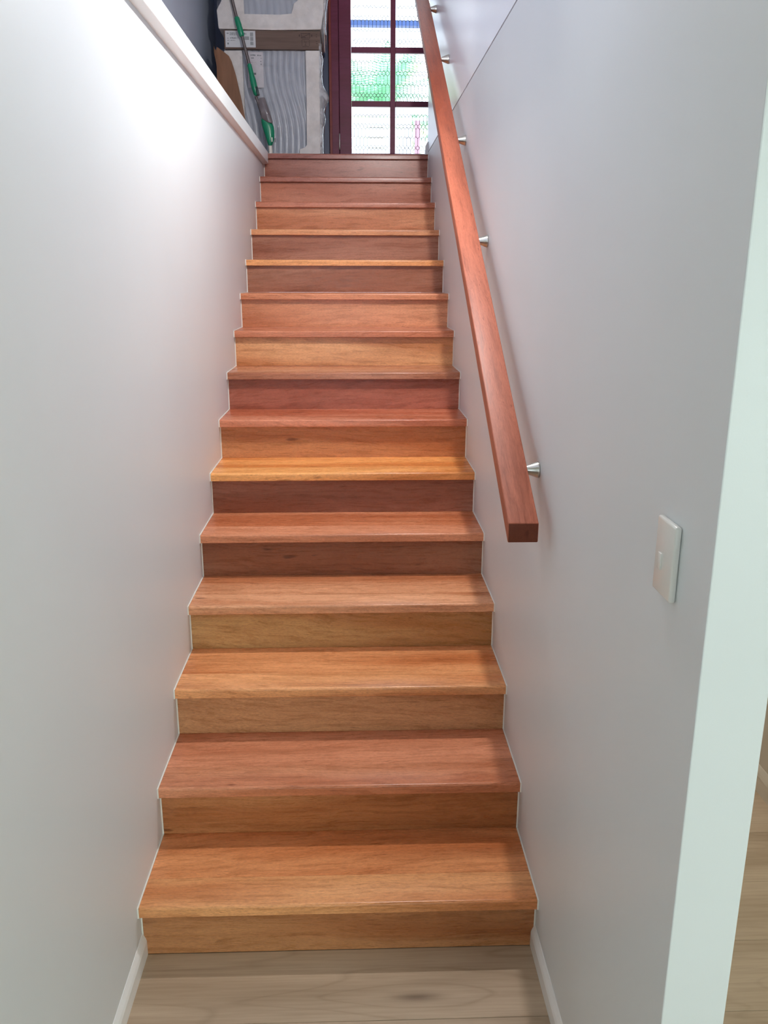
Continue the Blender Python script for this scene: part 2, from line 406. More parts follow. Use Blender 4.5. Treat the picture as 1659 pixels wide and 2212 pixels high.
for k in range(1, N + 1):
    yr = (k - 1) * G; z = k * R
    ris = me_obj('riser', box(bmesh.new(), (-XH, 0, -(R - T) / 2 + .0002), (XH, TW, (R - T) / 2 - .0002), .0005, 1), M_STAIR, st)
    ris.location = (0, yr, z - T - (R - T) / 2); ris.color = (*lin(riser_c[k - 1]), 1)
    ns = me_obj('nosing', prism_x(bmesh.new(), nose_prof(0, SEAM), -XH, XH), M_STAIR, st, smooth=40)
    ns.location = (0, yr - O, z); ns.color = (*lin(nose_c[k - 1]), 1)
    if k < N:
        tr = me_obj('tread', box(bmesh.new(), (-XH, -(G + O - SEAM + TW - .002) / 2 + .0007, -T), (XH, (G + O - SEAM + TW - .002) / 2, 0), .0006, 1), M_STAIR, st)
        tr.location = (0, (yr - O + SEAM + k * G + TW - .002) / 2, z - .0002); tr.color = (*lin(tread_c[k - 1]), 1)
        ns.parent = st
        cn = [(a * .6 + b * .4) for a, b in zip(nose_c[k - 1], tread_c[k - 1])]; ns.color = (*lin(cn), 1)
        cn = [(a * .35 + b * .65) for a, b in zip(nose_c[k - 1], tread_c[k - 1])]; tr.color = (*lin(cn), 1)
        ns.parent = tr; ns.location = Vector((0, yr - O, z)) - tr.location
        ris.location.z += 0
# thin white sealant line between timber and wall
for side, x0, x1 in (('l', WL + .0002 - W / 2, -XH - .0002), ('r', XH + .0002, WR - .0002 - W / 2)):
    P = [(0.0, 0.0)]
    for k in range(1, N + 1):
        yr = (k - 1) * G; z = k * R
        P += [(yr, z - T), (yr - O, z - T), (yr - O, z)]
        if k < N: P += [(k * G, z)]
    bm = bmesh.new(); e = .0009
    # little boxes along each straight run, slightly proud of the timber
    for (ya, za), (yb, zb) in zip(P[:-1], P[1:]):
        if abs(ya - yb) < 1e-6: box(bm, (x0, ya - e, min(za, zb)), (x1, ya + .004, max(za, zb) + .0))
        elif za == zb and yb > ya: box(bm, (x0, ya, za - .004), (x1, yb, za + e))
    cb = me_obj('sealant_line', bm, M_BEAD, st); cb['kind'] = 'stuff'
    if side == 'r': cb.location = (0, 0, 0)

# ------------------------------------------------------------------ handrail
RX0, RX1, RZ0, RM, RH = .9344, 1.0085, 1.1447, .5963, .0494
ang = math.atan(RM); RYE, RYT = .0548, 4.02
hr = empty('handrail', ((RX0 + RX1) / 2, RYE, RZ0 + RM * RYE))
tag(hr, 'long red-brown square-cut timber handrail on steel brackets along the right wall', 'handrail')
Lr = (RYT - RYE) / math.cos(ang)
ca, sa = math.cos(-ang), math.sin(-ang)
def to_local(dy, dz):   # rotate so that the rail lies along local x
    return (dy * math.cos(ang) + dz * math.sin(ang), -dy * math.sin(ang) + dz * math.cos(ang))
pr = [to_local(0, 0), to_local(RYT - RYE, RM * (RYT - RYE)), to_local(RYT - RYE, RM * (RYT - RYE) - RH), to_local(0, -RH)]
bm = bmesh.new(); hw = (RX1 - RX0) / 2
a = [bm.verts.new((u, -hw, v)) for u, v in pr]; b = [bm.verts.new((u, hw, v)) for u, v in pr]
fs = [bm.faces.new(a), bm.faces.new(b[::-1])] + [bm.faces.new((a[i], b[i], b[(i + 1) % 4], a[(i + 1) % 4])) for i in range(4)]
bmesh.ops.bevel(bm, geom=list({e for f in fs for e in f.edges}), offset=.003, segments=3, profile=.5, affect='EDGES')
bm.faces.ensure_lookup_table()
for fc in bm.faces:
    fc.normal_update()
    if fc.calc_center_median().x < .03 and abs(fc.normal.x) > .7: fc.material_index = 1
rl = me_obj('rail', bm, [M_RAIL, M_RAILEND], hr, smooth=35); rl.color = (*lin((166, 92, 68)), 1)
# local x -> along the slope, local y -> world -x
rl.matrix_local = Matrix(((0, -1, 0, 0), (math.cos(ang), 0, -math.sin(ang), 0), (math.sin(ang), 0, math.cos(ang), 0), (0, 0, 0, 1)))
for i, (yb, zb) in enumerate(((.245, 1.266), (1.26, 1.870), (1.978, 2.306), (2.752, 2.790), (3.50, 3.215))):
    bmc = bmesh.new()
    lathe(bmc, (WR - .0003, yb, zb), (RX1 - .001, yb, zb), [(0, .0205), (.08, .0212), (.16, .0205), (.95, .0105), (1.0, .0105)], 28)
    br = me_obj('bracket', bmc, M_STEEL, hr, smooth=40); br.location = -hr.location

# ------------------------------------------------------------------ light switch
sw = empty('light_switch', (WR, -.683, 1.338))
tag(sw, 'white plastic light switch plate with small rocker on the right wall', 'light switch')
bm = box(bmesh.new(), (-.0105, -.0375, -.059), (-.0003, .0375, .059), .0035, 3)
me_obj('plate', bm, M_SWITCH, sw, smooth=40)
bm = bmesh.new(); prism = [(-.0075, -.0135), (.0075, -.0135), (.0075, .0135), (-.0075, .0135)]
box(bm, (-.0135, .004, -.020), (-.0100, .017, .006), .0012, 2)
me_obj('rocker', bm, M_SWITCH, sw, smooth=40)

# ------------------------------------------------------------------ wall lamp above the stair (its light draws the rail shadow)
lm = empty('wall_lamp', (.868, 1.0, 3.05))
tag(lm, 'small white globe wall lamp high above the stair on the right wall', 'lamp')
bm = lathe(bmesh.new(), (WR - .0 - .868, 0, .10), (WR - .03 - .868, 0, .10), [(0, .05), (.7, .05), (1, .04)], 24)
me_obj('wall_plate', bm, M_TRIM, lm, smooth=40)
bm = bmesh.new(); lathe(bm, (WR - .03 - .868, 0, .10), (0, 0, .10), [(0, .009), (1, .009)], 12); lathe(bm, (0, 0, .109), (0, 0, .045), [(0, .009), (.5, .009), (.55, .022), (1, .022)], 16)
me_obj('arm', bm, M_TRIM, lm, smooth=40)
me_obj('added_shield', box(bmesh.new(), (.026, -.17, -.20), (.030, .17, .14), .0015, 1), M_TRIM, lm)  # unseen plate added to keep direct lamp light off the right wall
bl = bpy.data.lights.new('bulb_light', 'POINT'); bl.energy = 100; bl.color = (1.0, .955, .93); bl.shadow_soft_size = .024
blo = bpy.data.objects.new('bulb_light', bl); COL.objects.link(blo); blo.parent = lm

# unseen downlight added to brighten the room beyond the right wall
dl = empty('added_fill_downlight', (1.56, 1.30, LAND - .10))
tag(dl, 'unseen round downlight added to brighten the room beyond the right wall', 'light')
bm = lathe(bmesh.new(), (0, 0, -.0002), (0, 0, -.009), [(0, .055), (.8, .055), (1, .048)], 28)
me_obj('fill_light_ring', bm, M_TRIM, dl, smooth=40)
l2 = bpy.data.lights.new('fill_downlight_lamp', 'AREA'); l2.shape = 'DISK'; l2.size = .08; l2.energy = 16; l2.color = (1.0, .93, .84)
l2o = bpy.data.objects.new('fill_downlight_lamp', l2); COL.objects.link(l2o); l2o.parent = dl; l2o.location = (0, 0, -.012)
# ------------------------------------------------------------------ front door
YD = 4.824
dr = empty('door_1', (.852, YD, LAND)); dr['kind'] = 'structure'
DC = (116, 48, 74); DX = .852
def dslab(name, x0, x1, z0, z1, y0=-.018, y1=.018, mat=None, color=DC, bev=.0015, parent=dr):
    o = slab(name, (x0 - DX, y0, z0), (x1 - DX, y1, z1), mat or M_DOOR, parent, bev=bev, color=color); return o
dslab('jamb', .393, .462, .0, 2.045, -.02, .14); dslab('jamb', 1.242, 1.309, .0, 2.045, -.02, .14)
dslab('jamb_head', .462, 1.242, 1.965, 2.045, -.02, .14)
dslab('architrave', .394, .412, .0, 2.04, -.034, -.0205, color=(140, 62, 56)); 
dslab('door_stop', .4615, .475, .0, 1.97, .0185, .05); dslab('door_stop', 1.229, 1.2425, .0, 1.97, .0185, .05)
dslab('stile', .467, .553, .006, 1.960); dslab('stile', 1.151, 1.237, .006, 1.960)
dslab('bottom_rail', .5535, 1.1505, .006, .122); dslab('top_rail', .5535, 1.1505, 1.847, 1.960)
dslab('mullion', .8335, .8705, .1225, 1.8465)
rowz = [.122 + .352 * i for i in range(5)]
for i, z0 in enumerate(rowz):
    if i:
        dslab('glazing_bar', .5535, .833, z0 - .036, z0 + .001); dslab('glazing_bar', .871, 1.1505, z0 - .036, z0 + .001)
M_GLASS = glassy('door_glass', (.97, .985, 1.0), .03)
M_LEAD = plain('lead_came', (70, 74, 78), .45, .6)
def came_mesh():
    bm = bmesh.new(); hw = .1395; top = .158; P = .0269; zg = .0135
    segs = []
    def vert(parity, z0, z1):
        n = 5
        for j in range(-6, 7):
            x = j * P + (P / 2 if parity else 0)
            if abs(x) < hw - .002 and z0 > z1: segs.append(((x, z0), (x, z1)))
    def zig(from_par, z0):
        for j in range(-6, 7):
            x = j * P + (P / 2 if from_par else 0)
            for s in (-1, 1):
                x2 = x + s * P / 2
                if abs(x) < hw and abs(x2) < hw: segs.append(((x, z0), (x2, z0 - zg)))
    z = top - .004; par = 0
    for L_ in (.044, .050, .0085, .050, .048, .004, .040):
        vert(par, z, max(z - L_, -top)); z -= L_
        if z < -top + zg: break
        zig(par, z); z -= zg; par ^= 1
    for (xa, za), (xb, zb) in segs:
        d = Vector((xb - xa, 0, zb - za)).normalized(); n = Vector((-d.z, 0, d.x)) * .0015
        q = [Vector((xa, 0, za)), Vector((xb, 0, zb))]
        vs = [bm.verts.new(p + s * n + Vector((0, yy, 0))) for p in q for s in (-1, 1) for yy in (-.0022, .0022)]
        for f in ((0, 1, 3, 2), (4, 6, 7, 5), (0, 4, 5, 1), (2, 3, 7, 6), (0, 2, 6, 4), (1, 5, 7, 3)): bm.faces.new([vs[t] for t in f])
    return bm
came0 = None
for i, z0 in enumerate(rowz):
    for x0 in (.5535, .871):
        zt = z0 + .314 if i < 4 else 1.846
        g = slab('glass_pane', (x0 - DX, -.0015, z0 + .001), (x0 + .2795 - DX, .0015, zt), M_GLASS, dr)
        if came0 is None:
            c = me_obj('lead_came', came_mesh(), M_LEAD, g); came0 = c
        else:
            c = came0.copy(); COL.objects.link(c); c.parent = g
        c['kind'] = 'stuff'
for zc in (.20, 1.72):
    bm = lathe(bmesh.new(), (.4645 - DX, -.021, zc - .055), (.4645 - DX, -.021, zc + .055), [(0, .004), (.02, .0055), (.98, .0055), (1, .004)], 12)
    me_obj('hinge', bm, M_STEEL, dr, smooth=40)
bm = lathe(bmesh.new(), (1.195 - DX, -.018, 1.0), (1.195 - DX, -.075, 1.0), [(0, .026), (.12, .026), (.14, .011), (.6, .011), (.7, .026), (.95, .024), (1, .01)], 20)
me_obj('handle', bm, M_STEEL, dr, smooth=40)
slab('threshold', (.393, 4.85, LAND - .03), (1.309, 4.99, LAND + .004), M_DOOR, color=DC)
SC_OBJ = bpy.data.objects.get('threshold')
if SC_OBJ: SC_OBJ.name = 'trim_2'

# ------------------------------------------------------------------ packaged appliances on the landing
FOAM = NT('polystyrene_foam'); _o = FOAM.obj()
_v = FOAM.t.nodes.new('ShaderNodeTexVoronoi'); FOAM.inp(_v, 'Vector', _o); _v.inputs['Scale'].default_value = 260
FOAM.set(Base_Color=FOAM.ramp(FOAM.noise(_o, 14, 4), [(.3, lin((206, 199, 194))), (.7, lin((224, 218, 214)))]), Roughness=.65)
FOAM.bump(_v.outputs['Distance'], .25, .002); M_FOAM = FOAM.m
CARD = NT('corrugated_card'); _o = CARD.obj()
CARD.set(Base_Color=CARD.ramp(CARD.noise(CARD.mapping(_o, (4, 4, 60)), 1, 3), [(.3, lin((92, 74, 66))), (.7, lin((110, 90, 80)))]), Roughness=.8)
M_CARD = CARD.m
CARD2 = NT('brown_card_sheet'); _o = CARD2.obj()
CARD2.set(Base_Color=CARD2.ramp(CARD2.noise(CARD2.mapping(_o, (30, 30, 3)), 1, 3), [(.3, lin((118, 84, 62))), (.7, lin((136, 98, 74)))]), Roughness=.8)
M_PANEL = plain('silver_grey_panel', (158, 162, 172), .32)
M_FILM = film('shrink_film', .02, .2)
M_FILM2 = film('loose_film', .22, .75)
M_PAPER = plain('label_paper', (196, 197, 200), .6, vary=.01)
M_INK = plain('label_ink', (96, 102, 104), .7)
M_INK2 = plain('carton_ink', (62, 46, 46), .8)
YB = 4.20

def wavy_panel(x0, x1, z0, z1, y, nx, nz, amp, lam, curve):
    bm = bmesh.new(); g = []
    for j in range(nz + 1):
        z = z0 + (z1 - z0) * j / nz; rowv = []
        for i in range(nx + 1):
            x = x0 + (x1 - x0) * i / nx
            u = (x - curve(z)) / lam
            d = amp * abs(math.sin(math.pi * u)) ** .6
            ed = min(1, min(x - x0, x1 - x, z - z0 + 1, z1 - z + 1) / .02)
            rowv.append(bm.verts.new((x, y - d * ed, z)))
        g.append(rowv)
    for j in range(nz):
        for i in range(nx): bm.faces.new((g[j][i], g[j][i + 1], g[j + 1][i + 1], g[j + 1][i]))
    # back and sides so that it is a solid sheet
    ret = bmesh.ops.extrude_face_region(bm, geom=bm.faces[:])
    for v in ret['geom']:
        if isinstance(v, bmesh.types.BMVert): v.co.y = y + .02
    return bm

def rough_poly(prof, y0, y1, bev=.006, jit=0.0):
    """(x,z) outline extruded along y"""
    bm = bmesh.new(); a = [bm.verts.new((x, y0, z)) for x, z in prof]; b = [bm.verts.new((x, y1, z)) for x, z in prof]
    n = len(prof); fs = [bm.faces.new(a), bm.faces.new(b[::-1])]
    for i in range(n): fs.append(bm.faces.new((a[i], b[i], b[(i + 1) % n], a[(i + 1) % n])))
    if bev: bmesh.ops.bevel(bm, geom=[e for e in bm.edges], offset=bev, segments=2, profile=.5, affect='EDGES')
    return bm

pk = empty('packaged_appliance', (.03, YB, LAND))
tag(pk, 'lower packaged appliance with grey wavy panel, white foam corners and brown card band', 'appliance package')
def P(o, base=pk): o.location = -base.location; return o
BX0, BX1 = -.285, .345
P(me_obj('casing', box(bmesh.new(), (-.27, YB + .05, LAND + .001), (.335, YB + .58, LAND + .75), .01), plain('appliance_white', (214, 216, 220), .35), pk))
P(me_obj('wavy_panel', wavy_panel(-.165, .262, LAND + .02, LAND + .665, YB + .04, 150, 40, .007, .040,
    lambda z: -.165 + .055 * (1 / (1 + math.exp((z - (LAND + .36)) / .07))) + .01 * math.sin((z - LAND) * 9)), M_PANEL, pk, smooth=60))
P(me_obj('foam_corner', rough_poly([(-.297, LAND + .001), (-.145, LAND + .001), (-.148, LAND + .3), (-.150, LAND + .655), (-.266, LAND + .655), (-.280, LAND + .3)], YB, YB + .55, .006), M_FOAM, pk))
P(me_obj('foam_corner', rough_poly([(.205, LAND + .001), (.345, LAND + .001), (.352, LAND + .660), (.258, LAND + .660), (.262, LAND + .09), (.245, LAND + .07), (.205, LAND + .068)], YB, YB + .55, .006), M_FOAM, pk))
P(me_obj('card_band', box(bmesh.new(), (-.262, YB - .004, LAND + .662), (.356, YB + .56, LAND + .772), .003), M_CARD, pk))
# delivery label and handling marks
lb = P(me_obj('delivery_label', box(bmesh.new(), (-.253, YB - .0056, LAND + .672), (-.060, YB - .0043, LAND + .768), .0004, 1), M_PAPER, pk))
bm = bmesh.new()
def ink(bm, x0, x1, z0, z1, y): box(bm, (x0, y - .0005, z0), (x1, y, z1))
def ltr(bm, x0, x1, z0, z1, y, n, seed):
    rr = random.Random(seed); x = x0
    while x < x1:
        w = rr.uniform(.003, .008); ink(bm, x, min(x + w, x1), z0 + rr.uniform(0, .001), z1 - rr.uniform(0, .002), y); x += w + rr.uniform(.0015, .004)
yl = YB - .0057
ltr(bm, -.243, -.232, LAND + .748, LAND + .757, yl, 0, 1); 
for q in range(3): ltr(bm, -.224, -.178, LAND + .742 + q * .006, LAND + .747 + q * .006, yl, 0, 10 + q)
ltr(bm, -.140, -.118, LAND + .746, LAND + .756, yl, 0, 3)
ltr(bm, -.240, -.230, LAND + .722, LAND + .727, yl, 0, 4); ltr(bm, -.222, -.176, LAND + .722, LAND + .729, yl, 0, 5)
ltr(bm, -.240, -.228, LAND + .710, LAND + .715, yl, 0, 6); ltr(bm, -.222, -.190, LAND + .710, LAND + .714, yl, 0, 7)
box(bm, (-.240, yl - .0005, LAND + .688), (-.233, yl, LAND + .698))
for q in range(10): ink(bm, -.132 + q * .0032, -.132 + q * .0032 + .0018, LAND + .715, LAND + .735, yl)
for q in range(26):
    z = LAND + .686 + q * .0028
    if q not in (7, 8, 17): ink(bm, -.094, -.074, z, z + (.0012 if q % 3 else .002), yl)
pi = me_obj('printing', bm, M_INK, lb); pi['kind'] = 'stuff'
bm = bmesh.new(); ym = YB - .0045; mx, mz = .262, LAND + .728
def line(bm, xa, za, xb, zb, w=.0016, y=ym):
    d = Vector((xb - xa, 0, zb - za)); 
    if d.length == 0: return
    d.normalize(); n = Vector((-d.z, 0, d.x)) * w / 2
    vs = [bm.verts.new(p + s * n + Vector((0, yy, 0))) for p in (Vector((xa, y, za)), Vector((xb, y, zb))) for s in (-1, 1) for yy in (-.0005, .0)]
    for f in ((0, 1, 3, 2), (4, 6, 7, 5), (0, 4, 5, 1), (2, 3, 7, 6), (0, 2, 6, 4), (1, 5, 7, 3)): bm.faces.new([vs[t] for t in f])
# stacked-box mark with cross
for seg in ((-.028, .0, -.028, .030), (.028, .0, .028, .030), (-.028, .002, .028, .002), (-.028, .028, .028, .028), (-.028, .002, .028, .028), (-.028, .015, .0, .004)):
    line(bm, mx + seg[0], mz + seg[1], mx + seg[2], mz + seg[3], .0026)
for s in (-1, 1):
    line(bm, mx + s * .040, mz + .010, mx + s * .040, mz + .022, .006); 
# rounded square with a glass shape under it
for seg in ((-.022, -.006, .022, -.006), (-.024, -.006, -.024, -.044), (.024, -.006, .024, -.044), (-.022, -.047, .022, -.047), (-.006, -.012, -.004, -.026), (.004, -.018, .0, -.030), (.0, -.030, -.004, -.040), (-.008, -.040, .006, -.040)):
    line(bm, mx + seg[0], mz + seg[1], mx + seg[2], mz + seg[3], .0022)
for q, (dx, dz) in enumerate(((.070, .022), (.070, .010), (.070, -.018), (.072, -.030))):
    line(bm, mx + dx - .004, mz + dz, mx + dx + .004, mz + dz, .003)
mk = P(me_obj('handling_marks', bm, M_INK2, pk)); mk['kind'] = 'stuff'
# instruction sheet seen through the film
sh = P(me_obj('instruction_sheet', box(bmesh.new(), (-.120, YB + .019, LAND + .44), (-.018, YB + .0205, LAND + .652), .0003, 1), plain('clear_sheet', (196, 190, 194), .5), pk))
bm = bmesh.new(); ys = YB + .0189
ltr(bm, -.098, -.066, LAND + .628, LAND + .638, ys, 0, 21); ltr(bm, -.054, -.030, LAND + .628, LAND + .635, ys, 0, 22)
ltr(bm, -.094, -.078, LAND + .612, LAND + .620, ys, 0, 23); ltr(bm, -.034, -.026, LAND + .612, LAND + .616, ys, 0, 24)
for q, L_ in enumerate((.030, .038, .034, .026)): ltr(bm, -.096, -.096 + L_, LAND + .590 - q * .011, LAND + .592 - q * .011, ys, 0, 30 + q)
ltr(bm, -.036, -.028, LAND + .592, LAND + .598, ys, 0, 40); ltr(bm, -.034, -.027, LAND + .575, LAND + .583, ys, 0, 41)
box(bm, (-.088, ys - .0005, LAND + .517), (-.066, ys, LAND + .529))
pr2 = me_obj('printing', bm, M_INK, sh); pr2['kind'] = 'stuff'

def film_sheet(x0, x1, z0, z1, y, nx, nz, amp, fx=14, fz=9, seed=0, edge=None):
    bm = bmesh.new(); g = []
    for j in range(nz + 1):
        z = z0 + (z1 - z0) * j / nz; rv = []
        for i in range(nx + 1):
            t = i / nx; xx1 = x1 + (edge(z) if edge else 0); x = x0 + (xx1 - x0) * t
            d = noise.noise(Vector((x * fx + seed, z * fz, seed))) * amp + abs(noise.noise(Vector((x * fx * 3 + seed, z * fz * 3.3, 5)))) * amp * .7
            rv.append(bm.verts.new((x, y - abs(d) - .001, z)))
        g.append(rv)
    for j in range(nz):
        for i in range(nx): bm.faces.new((g[j][i], g[j][i + 1], g[j + 1][i + 1], g[j + 1][i]))
    return bm
P(me_obj('shrink_film', film_sheet(-.298, .349, LAND + .004, LAND + .657, YB - .003, 60, 60, .007), M_FILM, pk, smooth=180))
# loose film standing off the right side: crumpled ribbon with a bulge
def ribbon(z0, z1, base_x, y0, y1, out, seed):
    bm = bmesh.new(); n = 70; prev = None
    for j in range(n + 1):
        z = z0 + (z1 - z0) * j / n; o = out(z) + .004 * noise.noise(Vector((z * 60, seed, 0)))
        cr = .006 * noise.noise(Vector((z * 45, seed + 3, 1)))
        r = [bm.verts.new((base_x + cr * .4, y0 - .004 + cr, z)), bm.verts.new((base_x + o * .5, y0 - .010 - cr, z)), bm.verts.new((base_x + o, y0 + .012 + cr, z)),
             bm.verts.new((base_x + o * .75, y0 + .06, z)), bm.verts.new((base_x + o * .3 + .003, y1, z))]
        if prev:
            for i in range(4): bm.faces.new((prev[i], prev[i + 1], r[i + 1], r[i]))
        prev = r
    return bm
bump_ = lambda z, c, w, a: a * math.exp(-((z - c) / w) ** 2)
P(me_obj('loose_film', ribbon(LAND + .004, LAND + .70, .346, YB, YB + .5,
    lambda z: .018 + bump_(z, LAND + .38, .055, .045) + bump_(z, LAND + .25, .04, .020) + bump_(z, LAND + .60, .03, .008), 2), M_FILM2, pk, smooth=180))

pk2 = empty('packaged_appliance', (.04, YB, LAND + .775))
tag(pk2, 'upper packaged appliance in white foam and crumpled film, stacked on the brown card band', 'appliance package')
Z2 = LAND + .7725
P(me_obj('casing', box(bmesh.new(), (-.25, YB + .03, Z2 + .05), (.33, YB + .56, Z2 + .80), .01), plain('appliance_grey', (200, 203, 208), .35), pk2), pk2)
P(me_obj('foam_block', rough_poly([(-.292, Z2 + .004), (.05, Z2 + .0), (.362, Z2 + .006), (.380, Z2 + .10), (.386, Z2 + .80), (.25, Z2 + .80), (.245, Z2 + .22), (.22, Z2 + .165), (.19, Z2 + .155), (.18, Z2 + .09), (.10, Z2 + .088), (-.13, Z2 + .085), (-.135, Z2 + .80), (-.262, Z2 + .80), (-.262, Z2 + .16), (-.283, Z2 + .14), (-.300, Z2 + .11)], YB - .012, YB + .58, .005), M_FOAM, pk2), pk2)
P(me_obj('wavy_panel', wavy_panel(-.13, .24, Z2 + .09, Z2 + .78, YB + .022, 90, 16, .006, .040, lambda z: -.13 - .12 * (z - Z2)), M_PANEL, pk2, smooth=60), pk2)
P(me_obj('shrink_film', film_sheet(-.295, .375, Z2 + .01, Z2 + .79, YB - .014, 50, 50, .008, seed=4), M_FILM, pk2, smooth=180), pk2)
P(me_obj('loose_film', ribbon(Z2 - .02, Z2 + .79, .378, YB, YB + .5, lambda z: .016 + bump_(z, Z2 + .22, .07, .022) + bump_(z, Z2 + .5, .1, .03), 7), M_FILM2, pk2, smooth=180), pk2)
P(me_obj('corner_board', box(bmesh.new(), (.3815, YB + .01, Z2 - .115), (.3845, YB + .055, Z2 + .20), .0008, 1), plain('pale_board', (206, 178, 166), .7), pk2), pk2)

# ------------------------------------------------------------------ leaning cardboard sheet
cs = empty('cardboard_sheet', (-.22, 4.12, LAND))
tag(cs, 'brown cardboard sheet leaning against the left foam corner of the lower package', 'cardboard')
lf = [(0, -.345), (.10, -.340), (.25, -.325), (.40, -.305), (.55, -.305), (.62, -.318), (.662, -.319)]
rt = [(0, -.095), (.10, -.118), (.20, -.133), (.36, -.160), (.50, -.190), (.58, -.214), (.615, -.232), (.662, -.300)]
def interp(tab, z):
    for (a, va), (b, vb) in zip(tab[:-1], tab[1:]):
        if a <= z <= b: return va + (vb - va) * (z - a) / (b - a)
    return tab[-1][1]
bm = bmesh.new(); g = []
nz, nx = 40, 14
for j in range(nz + 1):
    z = .662 * j / nz; a, b = interp(lf, z), interp(rt, z); rv = []
    for i in range(nx + 1):
        t = i / nx; x = a + (b - a) * t
        curl = .035 * max(0, .3 - t) ** 1.2 / .3 ** 1.2
        zz = z
        if z > .60: zz = z - (.022 * math.sin(math.pi * min(1, t / .75)) if j == nz else 0)
        rv.append(bm.verts.new((x + .22, .035 * z / .66 - curl, max(zz, .001))))
    g.append(rv)
for j in range(nz):
    for i in range(nx): bm.faces.new((g[j][i], g[j][i + 1], g[j + 1][i + 1], g[j + 1][i]))
r = bmesh.ops.extrude_face_region(bm, geom=bm.faces[:])
for v in r['geom']:
    if isinstance(v, bmesh.types.BMVert): v.co.y += .004; v.co.x += .001
me_obj('sheet', bm, CARD2.m, cs, smooth=40)

# ------------------------------------------------------------------ spray mop
M_GREEN = plain('green_plastic', (16, 128, 92), .3, vary=.06)
M_DGREEN = plain('dark_green_rubber', (10, 40, 38), .5)
M_MOPGREY = plain('mop_steel', (128, 118, 114), .25, .9)
M_MOPW = plain('mop_white_plastic', (214, 208, 198), .35)
M_TANK = NT('smoked_tank'); M_TANK.set(Base_Color=lin((110, 100, 102)), Roughness=.08, Alpha=.82); M_TANK.b.inputs['Coat Weight'].default_value = .6
mo = empty('spray_mop', (.02, 4.10, LAND))
tag(mo, 'green and grey spray mop leaning in front of the packaged appliances', 'mop')
pt = lambda x, y, z: Vector((x - .02, y - 4.10, z - LAND))
def tube(name, a, b, rings, mat, seg=18, squash=1.0, parent=mo):
    return me_obj(name, lathe(bmesh.new(), a, b, rings, seg, squash), mat, parent, smooth=50)
A = pt(-.262, 4.165, 3.72); B = pt(-.171, 4.150, 3.334); C1 = pt(-.139, 4.143, 3.221); D1 = pt(-.100, 4.135, 3.062); E1 = pt(-.060, 4.128, 2.875)
tube('upper_pole', A, B, [(0, .0105), (1, .0105)], M_MOPGREY)
tube('grip_sleeve', B + (B - C1) * .0, C1, [(0, .012), (.05, .0165), (.42, .0185), (.5, .0165), (.58, .0185), (.95, .0165), (1, .012)], M_GREEN)
tube('lower_pole', C1, D1, [(0, .0095), (1, .0105)], M_MOPGREY)
tube('trigger_housing', D1, E1, [(0, .011), (.04, .0145), (.35, .016), (.5, .020), (.75, .0195), (.95, .015), (1, .008)], M_GREEN)
bm = box(bmesh.new(), (-.007, -.010, -.026), (.009, .010, .026), .003)
tb = me_obj('trigger', bm, M_DGREEN, mo, smooth=40); tb.location = pt(-.052, 4.118, 2.900); tb.rotation_euler = (0, math.radians(-12), 0)
F1 = pt(-.006, 4.110, 2.62)
tube('spine', E1 + Vector((-.004, .008, 0)), pt(-.014, 4.122, 2.72), [(0, .0085), (1, .011)], M_MOPGREY)
# tank: slanted transparent block
prof = [(-.046, 2.845), (-.030, 2.856), (-.002, 2.858), (.012, 2.815), (.032, 2.755), (.044, 2.712), (.040, 2.704), (.014, 2.708), (-.010, 2.722), (-.026, 2.732)]
bm = rough_poly([(x - .02, z - LAND) for x, z in prof], -.022, .012, .004)
me_obj('water_tank', bm, M_TANK.m, mo, smooth=50)
# green body below tank
bm = bmesh.new(); rings = []
bodyp = [(2.736, -.030, -.012), (2.722, -.032, .006), (2.706, -.031, .040), (2.690, -.027, .048), (2.66, -.018, .052), (2.63, -.009, .051), (2.60, .0, .045), (2.580, .007, .037), (2.572, .011, .032)]
prev = None
for z, xl, xr in bodyp:
    cx, hw_ = (xl + xr) / 2, (xr - xl) / 2
    ring = [bm.verts.new((cx + hw_ * math.cos(2 * math.pi * i / 20) - .02, .004 + min(.024, hw_ * .8 + .008) * math.sin(2 * math.pi * i / 20), z - LAND)) for i in range(20)]
    if prev:
        for i in range(20): bm.faces.new((prev[i], prev[(i + 1) % 20], ring[(i + 1) % 20], ring[i]))
    else: bm.faces.new(ring)
    prev = ring
bm.faces.new(prev[::-1]); me_obj('tank_base', bm, M_GREEN, mo, smooth=60)
tube('neck', pt(.021, 4.104, 2.580), pt(.024, 4.102, 2.522), [(0, .0125), (1, .0125)], M_MOPW)
nz_ = me_obj('nozzle', box(bmesh.new(), (-.004, -.003, -.014), (.004, .003, .014), .0015), M_MOPW, mo, smooth=40); nz_.location = pt(.036, 4.079, 2.606)
cl = me_obj('clip', box(bmesh.new(), (-.004, -.004, -.012), (.004, .004, .012), .0015), plain('grey_clip', (120, 116, 124), .4), mo, smooth=40); cl.location = pt(.054, 4.098, 2.606)
me_obj('mop_plate', box(bmesh.new(), (-.095, -.05, .008), (.22, .05, .021), .004), M_MOPW, mo, smooth=40)
me_obj('cloth_pad', box(bmesh.new(), (-.100, -.055, .0005), (.23, .055, .008), .003), plain('mop_cloth', (210, 214, 214), .9), mo, smooth=40)

